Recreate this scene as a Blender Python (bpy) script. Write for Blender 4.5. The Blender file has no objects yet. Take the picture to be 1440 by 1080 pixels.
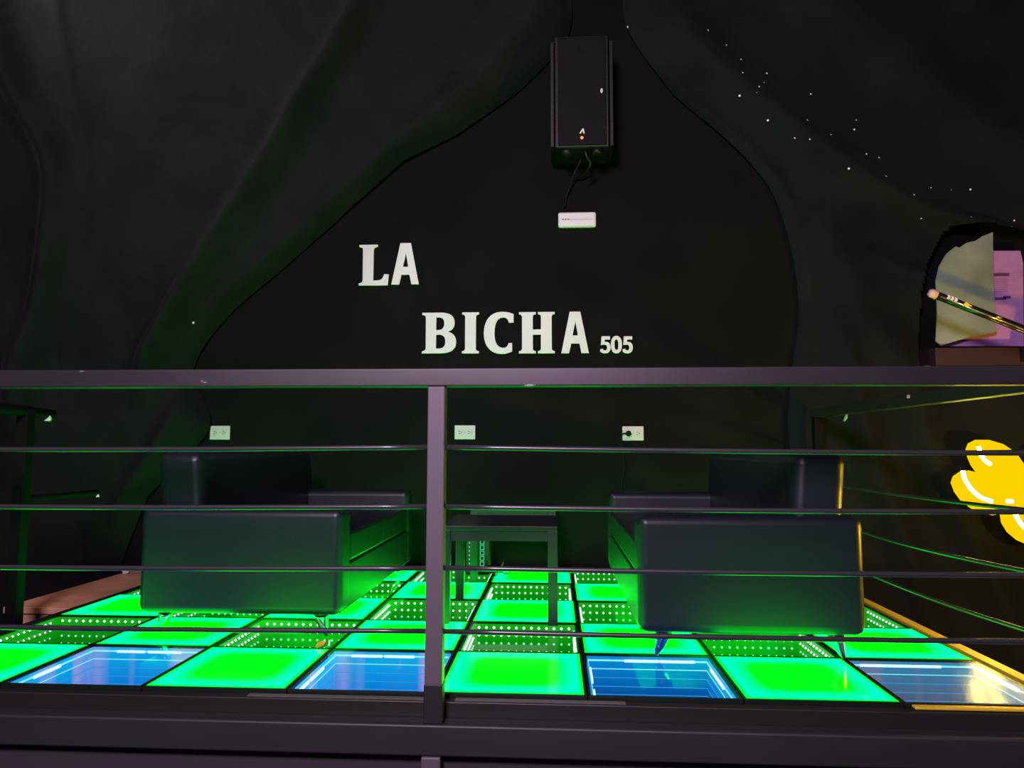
import bpy, bmesh, math, random
from mathutils import Vector, Matrix
random.seed(7)
PI = math.pi
SC = bpy.context.scene
COL = SC.collection
SC.view_settings.view_transform = 'Standard'
SC.view_settings.look = 'None'
SC.view_settings.exposure = 0
SC.view_settings.gamma = 1

# ------------------------------------------------------------------ camera
F, CX, CY, CZ, YAW, PITCH, ROLL = 1026.76, -.10288, -2.4672, .79985, .05909, .088645, .001853
cam_d = bpy.data.cameras.new('camera')
cam_d.sensor_width = 36
cam_d.lens = F/1440*36
cam_d.clip_start = .02
cam = bpy.data.objects.new('camera', cam_d)
COL.objects.link(cam)
cam.matrix_world = (Matrix.Translation((CX, CY, CZ)) @ Matrix.Rotation(YAW, 4, 'Z')
                    @ Matrix.Rotation(PI/2+PITCH, 4, 'X') @ Matrix.Rotation(ROLL, 4, 'Z'))
SC.camera = cam


def at(u, v, ax, val):
    """measured point of the photograph -> world point on a plane of the room"""
    a, b = (u-720)/F, (v-540)/F
    cr, sr = math.cos(ROLL), math.sin(ROLL)
    x, up = cr*a+sr*b, sr*a-cr*b
    cp, sp = math.cos(PITCH), math.sin(PITCH)
    fy, z = cp-sp*up, sp+cp*up
    c, s = math.cos(YAW), math.sin(YAW)
    d = (c*x-s*fy, s*x+c*fy, z)
    o = (CX, CY, CZ)
    i = 'xyz'.index(ax)
    t = (val-o[i])/d[i]
    return Vector([o[k]+t*d[k] for k in range(3)])


# ------------------------------------------------------------------ materials
def newmat(name):
    m = bpy.data.materials.new(name)
    m.use_nodes = True
    return m, m.node_tree.nodes, m.node_tree.links, m.node_tree.nodes['Principled BSDF']


def pmat(name, col, rough=.5, metal=0, spec=.5, bump=0, bscale=60, var=0, vscale=5, emit=None, estr=0, sheen=0, coat=0):
    m, N, L, P = newmat(name)
    P.inputs['Base Color'].default_value = (*col, 1)
    P.inputs['Roughness'].default_value = rough
    P.inputs['Metallic'].default_value = metal
    P.inputs['Specular IOR Level'].default_value = spec
    P.inputs['Coat Weight'].default_value = coat
    P.inputs['Sheen Weight'].default_value = sheen
    if emit:
        P.inputs['Emission Color'].default_value = (*emit, 1)
        P.inputs['Emission Strength'].default_value = estr
    tc = N.new('ShaderNodeTexCoord')
    if var:
        n = N.new('ShaderNodeTexNoise'); n.inputs['Scale'].default_value = vscale
        n.inputs['Detail'].default_value = 6
        L.new(tc.outputs['Object'], n.inputs['Vector'])
        r = N.new('ShaderNodeValToRGB')
        r.color_ramp.elements[0].position = .35; r.color_ramp.elements[1].position = .7
        r.color_ramp.elements[0].color = (*[c*(1-var) for c in col], 1)
        r.color_ramp.elements[1].color = (*[min(1, c*(1+var)) for c in col], 1)
        L.new(n.outputs['Fac'], r.inputs['Fac']); L.new(r.outputs['Color'], P.inputs['Base Color'])
    if bump:
        n = N.new('ShaderNodeTexNoise'); n.inputs['Scale'].default_value = bscale
        n.inputs['Detail'].default_value = 5
        L.new(tc.outputs['Object'], n.inputs['Vector'])
        b = N.new('ShaderNodeBump'); b.inputs['Strength'].default_value = bump
        b.inputs['Distance'].default_value = .01
        L.new(n.outputs['Fac'], b.inputs['Height']); L.new(b.outputs['Normal'], P.inputs['Normal'])
    return m


def emat(name, col, s):
    m, N, L, P = newmat(name)
    P.inputs['Base Color'].default_value = (0, 0, 0, 1)
    P.inputs['Specular IOR Level'].default_value = 0
    P.inputs['Emission Color'].default_value = (*col, 1)
    P.inputs['Emission Strength'].default_value = s
    return m


def glow_panel_mat():
    """opal acrylic square lit from its rim: green middle, turquoise band, green lip"""
    m, N, L, P = newmat('lit_green_acrylic')
    P.inputs['Base Color'].default_value = (.0, .06, .02, 1)
    P.inputs['Roughness'].default_value = .12
    P.inputs['Specular IOR Level'].default_value = .25
    tc = N.new('ShaderNodeTexCoord')
    sx = N.new('ShaderNodeSeparateXYZ'); L.new(tc.outputs['Object'], sx.inputs[0])

    def mth(op, a, b=None):
        n = N.new('ShaderNodeMath'); n.operation = op
        for i, q in enumerate((a, b)):
            if q is None: continue
            if isinstance(q, (int, float)): n.inputs[i].default_value = q
            else: L.new(q, n.inputs[i])
        return n.outputs[0]
    ax = mth('MULTIPLY', mth('ABSOLUTE', sx.outputs[0]), 4.08)
    ay = mth('MULTIPLY', mth('ABSOLUTE', sx.outputs[1]), 4.08)
    box = mth('MAXIMUM', ax, ay)
    soft = mth('POWER', mth('ADD', mth('POWER', ax, 5.), mth('POWER', ay, 5.)), .2)
    r = N.new('ShaderNodeValToRGB')
    e = r.color_ramp.elements
    e[0].position = .60; e[0].color = (.0, 8.5, .0, 1)
    e[1].position = .86; e[1].color = (.0, 8.5, .58, 1)
    L.new(soft, r.inputs['Fac'])
    r2 = N.new('ShaderNodeValToRGB')
    f = r2.color_ramp.elements
    f[0].position = .915; f[0].color = (0, 0, 0, 1)
    f[1].position = .945; f[1].color = (1, 1, 1, 1)
    L.new(box, r2.inputs['Fac'])
    mx = N.new('ShaderNodeMixRGB')
    L.new(r2.outputs['Color'], mx.inputs['Fac'])
    L.new(r.outputs['Color'], mx.inputs['Color1'])
    mx.inputs['Color2'].default_value = (0, 1.2, .02, 1)
    L.new(mx.outputs['Color'], P.inputs['Emission Color'])
    P.inputs['Emission Strength'].default_value = 1.0
    return m


def glass_mat(name, tint=(1, 1, 1), ior=1.5, rough=.02):
    m, N, L, P = newmat(name)
    N.remove(P)
    out = [n for n in N if n.type == 'OUTPUT_MATERIAL'][0]
    t = N.new('ShaderNodeBsdfTransparent'); t.inputs[0].default_value = (*tint, 1)
    g = N.new('ShaderNodeBsdfGlossy'); g.inputs['Roughness'].default_value = rough
    fr = N.new('ShaderNodeFresnel'); fr.inputs[0].default_value = ior
    mx = N.new('ShaderNodeMixShader')
    L.new(fr.outputs[0], mx.inputs[0]); L.new(t.outputs[0], mx.inputs[1]); L.new(g.outputs[0], mx.inputs[2])
    L.new(mx.outputs[0], out.inputs[0])
    return m


def pit_mat(name, top, bot, depth, side=None):
    """inner wall of a mirror panel, mirrored glow painted as emission, fading with depth below the glass"""
    m, N, L, P = newmat(name)
    P.inputs['Base Color'].default_value = (.01, .02, .02, 1)
    P.inputs['Roughness'].default_value = .35
    tc = N.new('ShaderNodeTexCoord')
    sx = N.new('ShaderNodeSeparateXYZ'); L.new(tc.outputs['Object'], sx.inputs[0])
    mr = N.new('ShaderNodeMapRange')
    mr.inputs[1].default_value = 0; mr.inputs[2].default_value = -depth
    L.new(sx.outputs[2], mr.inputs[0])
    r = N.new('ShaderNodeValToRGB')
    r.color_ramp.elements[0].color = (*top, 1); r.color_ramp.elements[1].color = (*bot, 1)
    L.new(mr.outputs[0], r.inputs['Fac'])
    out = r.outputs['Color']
    if side:  # noise patches painting pale purple reflections into the wall glow
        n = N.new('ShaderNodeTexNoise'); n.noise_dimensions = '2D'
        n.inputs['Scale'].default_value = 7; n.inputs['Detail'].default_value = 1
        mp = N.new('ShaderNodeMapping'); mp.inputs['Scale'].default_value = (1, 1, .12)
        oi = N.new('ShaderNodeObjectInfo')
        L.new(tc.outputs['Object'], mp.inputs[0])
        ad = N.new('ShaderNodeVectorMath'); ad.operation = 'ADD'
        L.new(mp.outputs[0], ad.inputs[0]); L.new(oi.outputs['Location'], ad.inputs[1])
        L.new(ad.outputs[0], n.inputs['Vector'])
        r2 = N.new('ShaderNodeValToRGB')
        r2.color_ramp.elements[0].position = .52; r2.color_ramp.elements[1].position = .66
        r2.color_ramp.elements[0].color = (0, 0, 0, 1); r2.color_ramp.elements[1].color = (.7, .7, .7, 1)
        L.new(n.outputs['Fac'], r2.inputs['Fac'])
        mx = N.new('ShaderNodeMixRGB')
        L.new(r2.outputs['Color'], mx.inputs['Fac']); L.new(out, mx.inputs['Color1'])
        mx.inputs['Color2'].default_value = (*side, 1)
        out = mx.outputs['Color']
    L.new(out, P.inputs['Emission Color'])
    P.inputs['Emission Strength'].default_value = 1
    return m


def fabric_mat(name, col, specks=False, bump=.35):
    m, N, L, P = newmat(name)
    P.inputs['Roughness'].default_value = .75
    P.inputs['Specular IOR Level'].default_value = .05
    P.inputs['Sheen Weight'].default_value = .02
    tc = N.new('ShaderNodeTexCoord')
    n = N.new('ShaderNodeTexNoise'); n.inputs['Scale'].default_value = 3.0; n.inputs['Detail'].default_value = 7
    L.new(tc.outputs['Object'], n.inputs['Vector'])
    r = N.new('ShaderNodeValToRGB')
    r.color_ramp.elements[0].position = .3; r.color_ramp.elements[1].position = .75
    r.color_ramp.elements[0].color = (*[c*.8 for c in col], 1)
    r.color_ramp.elements[1].color = (*[c*1.25 for c in col], 1)
    L.new(n.outputs['Fac'], r.inputs['Fac'])
    out = r.outputs['Color']
    if specks:
        v = N.new('ShaderNodeTexVoronoi'); v.inputs['Scale'].default_value = 12
        L.new(tc.outputs['Object'], v.inputs['Vector'])
        th = N.new('ShaderNodeMath'); th.operation = 'LESS_THAN'; th.inputs[1].default_value = .085
        L.new(v.outputs['Distance'], th.inputs[0])
        sx = N.new('ShaderNodeSeparateXYZ'); L.new(tc.outputs['Object'], sx.inputs[0])
        # a loose diagonal scatter: distance of the point to the line of dust
        a = N.new('ShaderNodeMath'); a.operation = 'MULTIPLY_ADD'
        L.new(sx.outputs[0], a.inputs[0]); a.inputs[1].default_value = .72; a.inputs[2].default_value = -4.25
        b = N.new('ShaderNodeMath'); b.operation = 'ADD'
        L.new(a.outputs[0], b.inputs[0]); L.new(sx.outputs[2], b.inputs[1])
        c = N.new('ShaderNodeMath'); c.operation = 'ABSOLUTE'; L.new(b.outputs[0], c.inputs[0])
        d = N.new('ShaderNodeMath'); d.operation = 'LESS_THAN'; L.new(c.outputs[0], d.inputs[0]); d.inputs[1].default_value = .24
        e = N.new('ShaderNodeMath'); e.operation = 'MULTIPLY'; L.new(th.outputs[0], e.inputs[0]); L.new(d.outputs[0], e.inputs[1])
        cs = N.new('ShaderNodeSeparateColor'); L.new(v.outputs['Color'], cs.inputs[0])
        g = N.new('ShaderNodeMath'); g.operation = 'LESS_THAN'; g.inputs[1].default_value = .85
        L.new(cs.outputs[0], g.inputs[0])
        h = N.new('ShaderNodeMath'); h.operation = 'MULTIPLY'; L.new(e.outputs[0], h.inputs[0]); L.new(g.outputs[0], h.inputs[1])
        mx = N.new('ShaderNodeMixRGB'); L.new(h.outputs[0], mx.inputs['Fac'])
        L.new(out, mx.inputs['Color1']); mx.inputs['Color2'].default_value = (.8, .85, .9, 1)
        out = mx.outputs['Color']
    L.new(out, P.inputs['Base Color'])
    n2 = N.new('ShaderNodeTexNoise'); n2.inputs['Scale'].default_value = 9; n2.inputs['Detail'].default_value = 8
    L.new(tc.outputs['Object'], n2.inputs['Vector'])
    bm_ = N.new('ShaderNodeBump'); bm_.inputs['Strength'].default_value = bump; bm_.inputs['Distance'].default_value = .03
    L.new(n2.outputs['Fac'], bm_.inputs['Height']); L.new(bm_.outputs['Normal'], P.inputs['Normal'])
    return m


def chipped_mat(name, col, chip, rough=.4, thresh=.69, scale=7, stretch=(.35, 1, 1)):
    """black painted steel with pale scratches where the paint has come off"""
    m, N, L, P = newmat(name)
    P.inputs['Roughness'].default_value = rough
    P.inputs['Specular IOR Level'].default_value = .6
    tc = N.new('ShaderNodeTexCoord')
    mp = N.new('ShaderNodeMapping'); mp.inputs['Scale'].default_value = stretch
    L.new(tc.outputs['Object'], mp.inputs[0])
    n = N.new('ShaderNodeTexNoise'); n.inputs['Scale'].default_value = scale*3; n.inputs['Detail'].default_value = 9
    n.inputs['Roughness'].default_value = .62
    L.new(mp.outputs[0], n.inputs['Vector'])
    r = N.new('ShaderNodeValToRGB')
    r.color_ramp.elements[0].position = thresh; r.color_ramp.elements[1].position = thresh+.03
    r.color_ramp.elements[0].color = (*col, 1); r.color_ramp.elements[1].color = (*chip, 1)
    L.new(n.outputs['Fac'], r.inputs['Fac'])
    L.new(r.outputs['Color'], P.inputs['Base Color'])
    n2 = N.new('ShaderNodeTexNoise'); n2.inputs['Scale'].default_value = 4; n2.inputs['Detail'].default_value = 6
    L.new(mp.outputs[0], n2.inputs['Vector'])
    mr = N.new('ShaderNodeMapRange'); mr.inputs[3].default_value = rough-.12; mr.inputs[4].default_value = rough+.2
    L.new(n2.outputs['Fac'], mr.inputs[0]); L.new(mr.outputs[0], P.inputs['Roughness'])
    b = N.new('ShaderNodeBump'); b.inputs['Strength'].default_value = .15; b.inputs['Distance'].default_value = .005
    L.new(n2.outputs['Fac'], b.inputs['Height']); L.new(b.outputs['Normal'], P.inputs['Normal'])
    return m


M = {}
M['wall'] = pmat('black_painted_wall', (.0078, .0080, .0078), .7, spec=.03, bump=.25, bscale=14, var=.15, vscale=2)
M['room'] = pmat('dark_room_paint', (.012, .011, .012), .8, bump=.1)
M['ground'] = pmat('dark_lower_floor', (.02, .018, .02), .5, bump=.15, bscale=20, var=.3)
M['drape'] = fabric_mat('black_stretch_fabric', (.0108, .0120, .0118))
M['drape_r'] = fabric_mat('black_fabric_with_dust', (.0085, .0098, .0118), specks=True)
M['leather'] = pmat('black_leatherette', (.0085, .0120, .0190), .40, spec=.42, bump=.05, bscale=90)
M['chrome'] = pmat('chrome_leg', (.6, .6, .62), .12, metal=1)
M['rail'] = chipped_mat('painted_rail_steel', (.019, .015, .020), (.50, .36, .46), .42, .685)
M['rod'] = pmat('painted_rod_steel', (.07, .07, .075), .3, metal=.55, spec=.6)
M['post'] = chipped_mat('post_grey_paint', (.098, .078, .100), (.03, .03, .04), .5, .71, 5, (1, 1, .5))
M['post_shade'] = pmat('post_foot_shade', (.012, .01, .014), .6)  # black that stands in for shade at the post's foot
M['post_shade2'] = pmat('matt_black_paint', (.003, .003, .0035), .75, spec=.1)
M['beam'] = chipped_mat('beam_paint', (.018, .017, .021), (.5, .42, .5), .5, .735, 6, (.7, 1, 1))
M['angle'] = pmat('black_edge_angle', (.015, .014, .014), .45, spec=.5, bump=.2, bscale=12)
M['strip'] = pmat('worn_aluminium_strip', (.20, .19, .19), .45, metal=.5, bump=.2)
M['lit_trim'] = pmat('yellow_lit_edge_trim', (.9, .62, .06), .35, metal=.25, bump=.1)  # yellow sign light painted into the metal's base colour
M['frame'] = pmat('panel_black_frame', (.006, .012, .008), .4)
M['glow'] = glow_panel_mat()
M['glass'] = glass_mat('panel_clear_glass')
M['glass_blue'] = glass_mat('panel_glossy_glass', ior=1.7, rough=.05)
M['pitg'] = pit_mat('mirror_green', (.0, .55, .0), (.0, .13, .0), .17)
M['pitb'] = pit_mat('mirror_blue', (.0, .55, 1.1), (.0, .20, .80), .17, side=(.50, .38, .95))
M['pitb2'] = pit_mat('mirror_blue_dark', (.0, .34, .92), (.0, .05, .33), .17)
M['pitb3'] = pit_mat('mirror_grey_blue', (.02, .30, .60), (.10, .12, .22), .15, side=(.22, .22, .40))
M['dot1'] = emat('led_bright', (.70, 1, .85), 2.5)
M['dot2'] = emat('led_reflection_mid', (.35, 1, .6), 1.5)
M['dot3'] = emat('led_reflection_dim', (.10, .85, .25), 1.0)
M['ledw'] = emat('led_white_strip', (.62, .86, 1), 1.7)
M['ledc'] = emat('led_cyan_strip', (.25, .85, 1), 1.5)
M['ledf'] = emat('strip_reflection_faint', (.05, .40, .95), 1.0)
M['wood_dark'] = pmat('dark_table_wood', (.011, .011, .019), .35, spec=.6, var=.2, vscale=8)
M['board'] = pmat('tan_wood_board', (.50, .27, .17), .6, bump=.1, bscale=12, var=.18, vscale=6)
M['letter'] = pmat('white_letter_board', (.78, .76, .78), .5)
M['plate'] = pmat('outlet_white_plastic', (.62, .60, .60), .4)
M['slot'] = pmat('outlet_dark_slots', (.05, .05, .05), .5)
M['white'] = pmat('white_lamp_plastic', (.80, .74, .82), .4)
M['spk'] = pmat('speaker_black_plastic', (.0015, .0015, .0018), .5, bump=.15, bscale=80)
M['grille'] = pmat('speaker_grille_cloth', (.0055, .0052, .0068), .6, spec=.12, bump=.3, bscale=160)
M['knob'] = pmat('black_rubber', (.006, .006, .006), .5)
M['fascia'] = pmat('stage_fascia_paint', (.030, .024, .034), .7)
M['red_led'] = emat('red_led', (1, .16, .05), 3)
M['white_led'] = emat('pale_badge', (.9, .75, .75), .9)
M['acrylic'] = emat('yellow_lit_acrylic', (1, .66, .0), .98)
M['tube'] = emat('yellow_white_neon_tube', (1, .72, .12), 55)
M['pole'] = pmat('black_lacquer_pole', (.012, .010, .008), .22, spec=.8, coat=.5)
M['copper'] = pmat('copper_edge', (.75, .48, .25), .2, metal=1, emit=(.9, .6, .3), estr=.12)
M['pink_cap'] = pmat('pink_cap', (.75, .45, .45), .5)
M['yellow_tri'] = pmat('yellow_sticker', (.85, .68, .02), .5)
M['white_mark'] = pmat('white_sticker', (.8, .75, .78), .5)
M['paper'] = pmat('pink_lit_paper', (.42, .19, .50), .7, var=.12, vscale=7)  # pink light painted into the paper's base colour
M['ink'] = pmat('purple_ink', (.10, .03, .12), .7)
M['sheet'] = pmat('pale_green_board', (.23, .27, .23), .55, var=.35, vscale=2.4)
M['shelf'] = pmat('dark_red_shelf', (.03, .008, .016), .6)
M['greenring'] = emat('green_ring_reflection', (.05, .9, .35), .8)
M['cable'] = pmat('black_cable', (.003, .004, .003), .6, spec=.2)
M['cablew'] = pmat('pale_cable', (.12, .14, .12), .4)
M['orange'] = pmat('orange_emissive', (.85, .22, .03), .5, emit=(.9, .25, .05), estr=.15)
M['scrap'] = pmat('white_scrap', (.8, .75, .75), .6)
M['tag_green'] = pmat('green_tag', (.12, .42, .28), .5)
M['tag_pink'] = pmat('pink_tag', (.8, .35, .55), .5)


# ------------------------------------------------------------------ mesh helpers
def add_box(bm, x0, x1, y0, y1, z0, z1, mi=0):
    vs = [bm.verts.new((x, y, z)) for z in (z0, z1) for y in (y0, y1) for x in (x0, x1)]
    for q in ((0, 2, 3, 1), (4, 5, 7, 6), (0, 1, 5, 4), (2, 6, 7, 3), (1, 3, 7, 5), (0, 4, 6, 2)):
        f = bm.faces.new([vs[i] for i in q]); f.material_index = mi


def rbox(x0, x1, y0, y1, z0, z1, r=.02, seg=4):
    bm = bmesh.new(); add_box(bm, x0, x1, y0, y1, z0, z1)
    bmesh.ops.bevel(bm, geom=bm.edges[:], offset=r, segments=seg, profile=.5, affect='EDGES')
    return bm


def add_tube(bm, pts, rad, n=10, cap=True, mi=0):
    pts = [Vector(p) for p in pts]
    rads = rad if isinstance(rad, (list, tuple)) else [rad]*len(pts)
    rings = []
    prev = None
    for i, p in enumerate(pts):
        t = (pts[min(i+1, len(pts)-1)]-pts[max(i-1, 0)]).normalized()
        if prev is None:
            a = t.cross(Vector((0, 0, 1)))
            if a.length < .1: a = t.cross(Vector((1, 0, 0)))
            a.normalize()
        else:
            a = (prev-t*prev.dot(t)).normalized()
        prev = a
        b = t.cross(a)
        rings.append([bm.verts.new(p+(a*math.cos(2*PI*k/n)+b*math.sin(2*PI*k/n))*rads[i]) for k in range(n)])
    for i in range(len(rings)-1):
        for k in range(n):
            f = bm.faces.new((rings[i][k], rings[i][(k+1) % n], rings[i+1][(k+1) % n], rings[i+1][k]))
            f.smooth = True; f.material_index = mi
    if cap:
        bm.faces.new(rings[0][::-1]).material_index = mi
        bm.faces.new(rings[-1]).material_index = mi


def tag(o, label=None, cat=None, group=None, kind=None):
    if label: o['label'] = label
    if cat: o['category'] = cat
    if group: o['group'] = group
    if kind: o['kind'] = kind
    return o


def obj(name, bm, mats, parent=None, smooth=False, loc=None):
    me = bpy.data.meshes.new(name)
    bmesh.ops.recalc_face_normals(bm, faces=bm.faces[:])
    bm.to_mesh(me); bm.free()
    if not isinstance(mats, (list, tuple)): mats = [mats]
    for m in mats: me.materials.append(m)
    if smooth:
        for p in me.polygons: p.use_smooth = True
    o = bpy.data.objects.new(name, me)
    COL.objects.link(o)
    if parent: o.parent = parent
    if loc: o.location = loc
    return o


def smooth_bevel(o):
    for p in o.data.polygons: p.use_smooth = True
    md = o.modifiers.new('wn', 'WEIGHTED_NORMAL'); md.keep_sharp = False
    return o


def thing(name, label, cat, loc=(0, 0, 0), group=None, rotz=0):
    o = bpy.data.objects.new(name, None)
    o.empty_display_size = .1
    COL.objects.link(o); o.location = loc; o.rotation_euler = (0, 0, rotz)
    return tag(o, label, cat, group)


def struct(name, bm, mat, smooth=False):
    o = obj(name, bm, mat, smooth=smooth); o['kind'] = 'structure'
    return o


def boxobj(name, x0, x1, y0, y1, z0, z1, mat, parent=None, r=0, seg=3):
    if r:
        o = obj(name, rbox(x0, x1, y0, y1, z0, z1, r, seg), mat, parent)
        return smooth_bevel(o)
    bm = bmesh.new(); add_box(bm, x0, x1, y0, y1, z0, z1)
    return obj(name, bm, mat, parent)


# ------------------------------------------------------------------ room shell
GZ = -.82          # floor of the venue, below the stage
WY = 2.60          # face of the back wall
X0, X1, YF, ZC = -4.6, 4.6, -5.2, 4.75


def sbox(name, a, mat):
    bm = bmesh.new(); add_box(bm, *a); return struct(name, bm, mat)


sbox('floor', (X0-.1, X1+.1, YF-.1, WY+.1, GZ-.1, GZ), M['ground'])
sbox('wall_back', (X0-.1, X1+.1, WY, WY+.1, GZ, ZC), M['wall'])
sbox('wall_left', (X0-.1, X0, YF, WY, GZ, ZC), M['room'])
sbox('wall_right', (X1, X1+.1, YF, WY, GZ, ZC), M['room'])
sbox('wall_front', (X0-.1, X1+.1, YF-.1, YF, GZ, ZC), M['room'])
sbox('ceiling', (X0-.1, X1+.1, YF-.1, WY+.1, ZC, ZC+.1), M['room'])


# ------------------------------------------------------------------ draped fabric
def interp(tab, z):
    """tab: (z, value) sorted by falling z, smooth interpolation"""
    if z >= tab[0][0]: 
        a, b = tab[0], tab[1]
        return a[1]+(z-a[0])*(b[1]-a[1])/(b[0]-a[0])
    if z <= tab[-1][0]: return tab[-1][1]
    for i in range(len(tab)-1):
        if tab[i+1][0] <= z <= tab[i][0]:
            t = (tab[i][0]-z)/(tab[i][0]-tab[i+1][0])
            p0 = tab[max(i-1, 0)][1]; p1 = tab[i][1]; p2 = tab[i+1][1]; p3 = tab[min(i+2, len(tab)-1)][1]
            v = .5*((2*p1)+(-p0+p2)*t+(2*p0-5*p1+4*p2-p3)*t*t+(-p0+3*p1-3*p2+p3)*t**3)
            return v


def line(*pts, y=2.4):
    out = []
    for u, v in pts:
        p = at(u, v, 'y', y); out.append((p.z, p.x))
    return sorted(out, reverse=True)


def bumpf(d, w):   # rounded ridge
    return math.exp(-(d/w)**2)


def drape(name, label, edge, ridges, far, mat, side, base, zlo, zhi, hole=None, slope=.16):
    NZ, NX = 230, 190
    bm = bmesh.new(); g = []
    for j in range(NZ+1):
        z = zhi+(zlo-zhi)*j/NZ
        xe = interp(edge, z); row = []
        for i in range(NX+1):
            t = i/NX
            x = xe+(far-xe)*t
            d = abs(x-xe)
            off = base*(1-math.exp(-d/.10))+slope*d
            if d < .3: off += .02*bumpf(d-.06, .06)
            for tab, w, a, z_a, z_b in ridges:
                if z_b-.4 < z < z_a+.4:
                    fade = min(1, max(0, (z-(z_b-.4))/.4))*min(1, max(0, ((z_a+.4)-z)/.4))
                    dd = (x-interp(tab, z))*side
                    # steep on one flank, long on the other, like a pulled fold
                    off += a*fade*bumpf(dd, w*1.5)*min(1, d/.12)
            off += .010*math.sin(2.3*x+1.7*z)+.006*math.sin(6.1*x-4.3*z+1)+.004*math.sin(11*x+7*z)
            y = WY-.03-max(0, off)
            row.append(bm.verts.new((x, y, z)))
        g.append(row)
    for j in range(NZ):
        for i in range(NX):
            q = (g[j][i], g[j][i+1], g[j+1][i+1], g[j+1][i])
            if hole:
                cxx = sum(v.co.x for v in q)/4; cz_ = sum(v.co.z for v in q)/4
                if hole(cxx, cz_): continue
            bm.faces.new(q)
    loose = [v for v in bm.verts if not v.link_faces]
    bmesh.ops.delete(bm, geom=loose, context='VERTS')
    o = obj(name, bm, mat, smooth=True)
    tag(o, label, 'drape')
    return o


edgeL = line((800, -60), (800, 30), (730, 110), (640, 175), (560, 215), (480, 285), (390, 365), (300, 445), (255, 520), (268, 555), (280, 600), (235, 655), (190, 700), (150, 800), (130, 900))
ridgesL = [
    (line((545, -40), (520, 45), (470, 125), (405, 220), (335, 320), (270, 415), (215, 520)), .065, .20, 4.7, 1.45),
    (line((60, -40), (72, 80), (100, 190), (126, 260), (118, 340), (92, 440), (70, 520)), .07, .16, 4.7, 1.2),
    (line((150, -40), (150, 120), (160, 260), (140, 380), (112, 480)), .03, .03, 3.8, 1.4),
    (line((760, 0), (680, 110), (590, 180), (505, 250), (430, 320), (340, 400), (280, 470)), .09, .05, 4.2, 1.6),
    (line((262, 545), (235, 610), (200, 660), (165, 720)), .05, .06, 1.3, .5),
    (line((-60, 0), (-40, 300), (20, 420), (50, 560)), .12, .10, 4.7, 1.0),
]
drape('draped_fabric', 'black stretched fabric sheet with long diagonal folds, hung left of the white letters', edgeL, ridgesL, -4.5,
      M['drape'], -1, .16, -.75, 4.7)
edgeR = line((880, -60), (885, 20), (950, 115), (1030, 185), (1090, 250), (1120, 330), (1135, 430), (1125, 520), (1120, 600), (1135, 700), (1150, 800), (1160, 900))
ridgesR = [
    (line((960, 20), (1040, 110), (1130, 180), (1230, 250), (1330, 300), (1440, 335)), .12, .10, 4.2, 2.2),
    (line((1150, -40), (1250, 60), (1360, 160), (1460, 230)), .20, .10, 4.7, 2.6),
    (line((1200, 520), (1225, 620), (1260, 720), (1300, 830), (1330, 950)), .07, .10, 1.4, -.6),
    (line((1290, 560), (1320, 660), (1380, 780), (1430, 900)), .08, .12, 1.3, -.6),
    (line((1180, 330), (1215, 420), (1240, 520)), .10, .05, 2.1, 1.3),
]
hp = [at(u, v, 'y', 2.35) for u, v in ((1347, 312), (1330, 338), (1318, 365), (1311, 400), (1307, 440), (1302, 500), (1300, 522), (1530, 522), (1530, 330), (1440, 318), (1400, 312))]


def in_hole(x, z):
    c = False; n = len(hp)
    for i in range(n):
        a, b = hp[i], hp[i-1]
        if (a.z > z) != (b.z > z) and x < (b.x-a.x)*(z-a.z)/(b.z-a.z)+a.x: c = not c
    return c


drape('draped_fabric', 'black fabric sheet flecked with pale dust, hung right of the wall speaker, with an opening', edgeR, ridgesR, 4.5,
      M['drape_r'], 1, .05, -.75, 4.7, in_hole, slope=.035)

# ------------------------------------------------------------------ stage platform
st = thing('stage_platform', 'black steel stage platform carrying the light-up floor panels', 'stage', (-.5, 1.25, GZ))


def P_(o, root):   # parent keeping world coordinates
    o.parent = root
    o.matrix_parent_inverse = Matrix.Translation(-Vector(root.location)) if not any(root.rotation_euler) else root.matrix_basis.inverted()
    return o


P_(boxobj('deck', -2.56, 1.56, 0, 2.55, -.29, -.235, M['angle']), st)
P_(boxobj('fascia_panel', -2.75, 2.0, -.072, -.058, GZ, -.160, M['fascia']), st)
P_(boxobj('edge_angle', -2.56, 1.545, -.045, -.006, -.075, -.014, M['angle'], r=.004), st)
o = P_(boxobj('aluminium_strip', -1.12, -.53, -.035, -.012, -.0135, -.011, M['strip']), st)
o = P_(boxobj('aluminium_strip', -.43, .12, -.035, -.012, -.0135, -.011, M['strip']), st)
P_(boxobj('front_beam', -2.75, 2.0, -.115, -.047, -.158, -.062, M['beam'], r=.008), st)
P_(boxobj('side_trim', 1.512, 1.56, 0, 2.53, -.012, .004, M['lit_trim'], r=.003), st)
P_(boxobj('side_trim', -2.53, -2.507, 0, 2.53, -.03, .002, M['angle'], r=.003), st)
P_(boxobj('front_lit_trim', 1.02, 1.56, -.03, -.004, -.012, -.003, M['lit_trim'], r=.003), st)  # short strip painting the yellow light on the front edge
P_(boxobj('side_panel', 1.53, 1.56, .03, 2.55, GZ, -.29, M['fascia']), st)
P_(boxobj('side_panel', -2.56, -2.53, .03, 2.55, GZ, -.29, M['fascia']), st)
for xx in (-.525,):
    P_(boxobj('support_column', xx, xx+.062, -.118, -.073, GZ, -.159, M['post'], r=.006), st)
for xx in (-2.55, 1.45):
    P_(boxobj('support_column', xx, xx+.062, -.118, -.073, GZ, -.159, M['post'], r=.006), st)

# ------------------------------------------------------------------ floor panels
H = .245  # half side of a panel
D = .20


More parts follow.
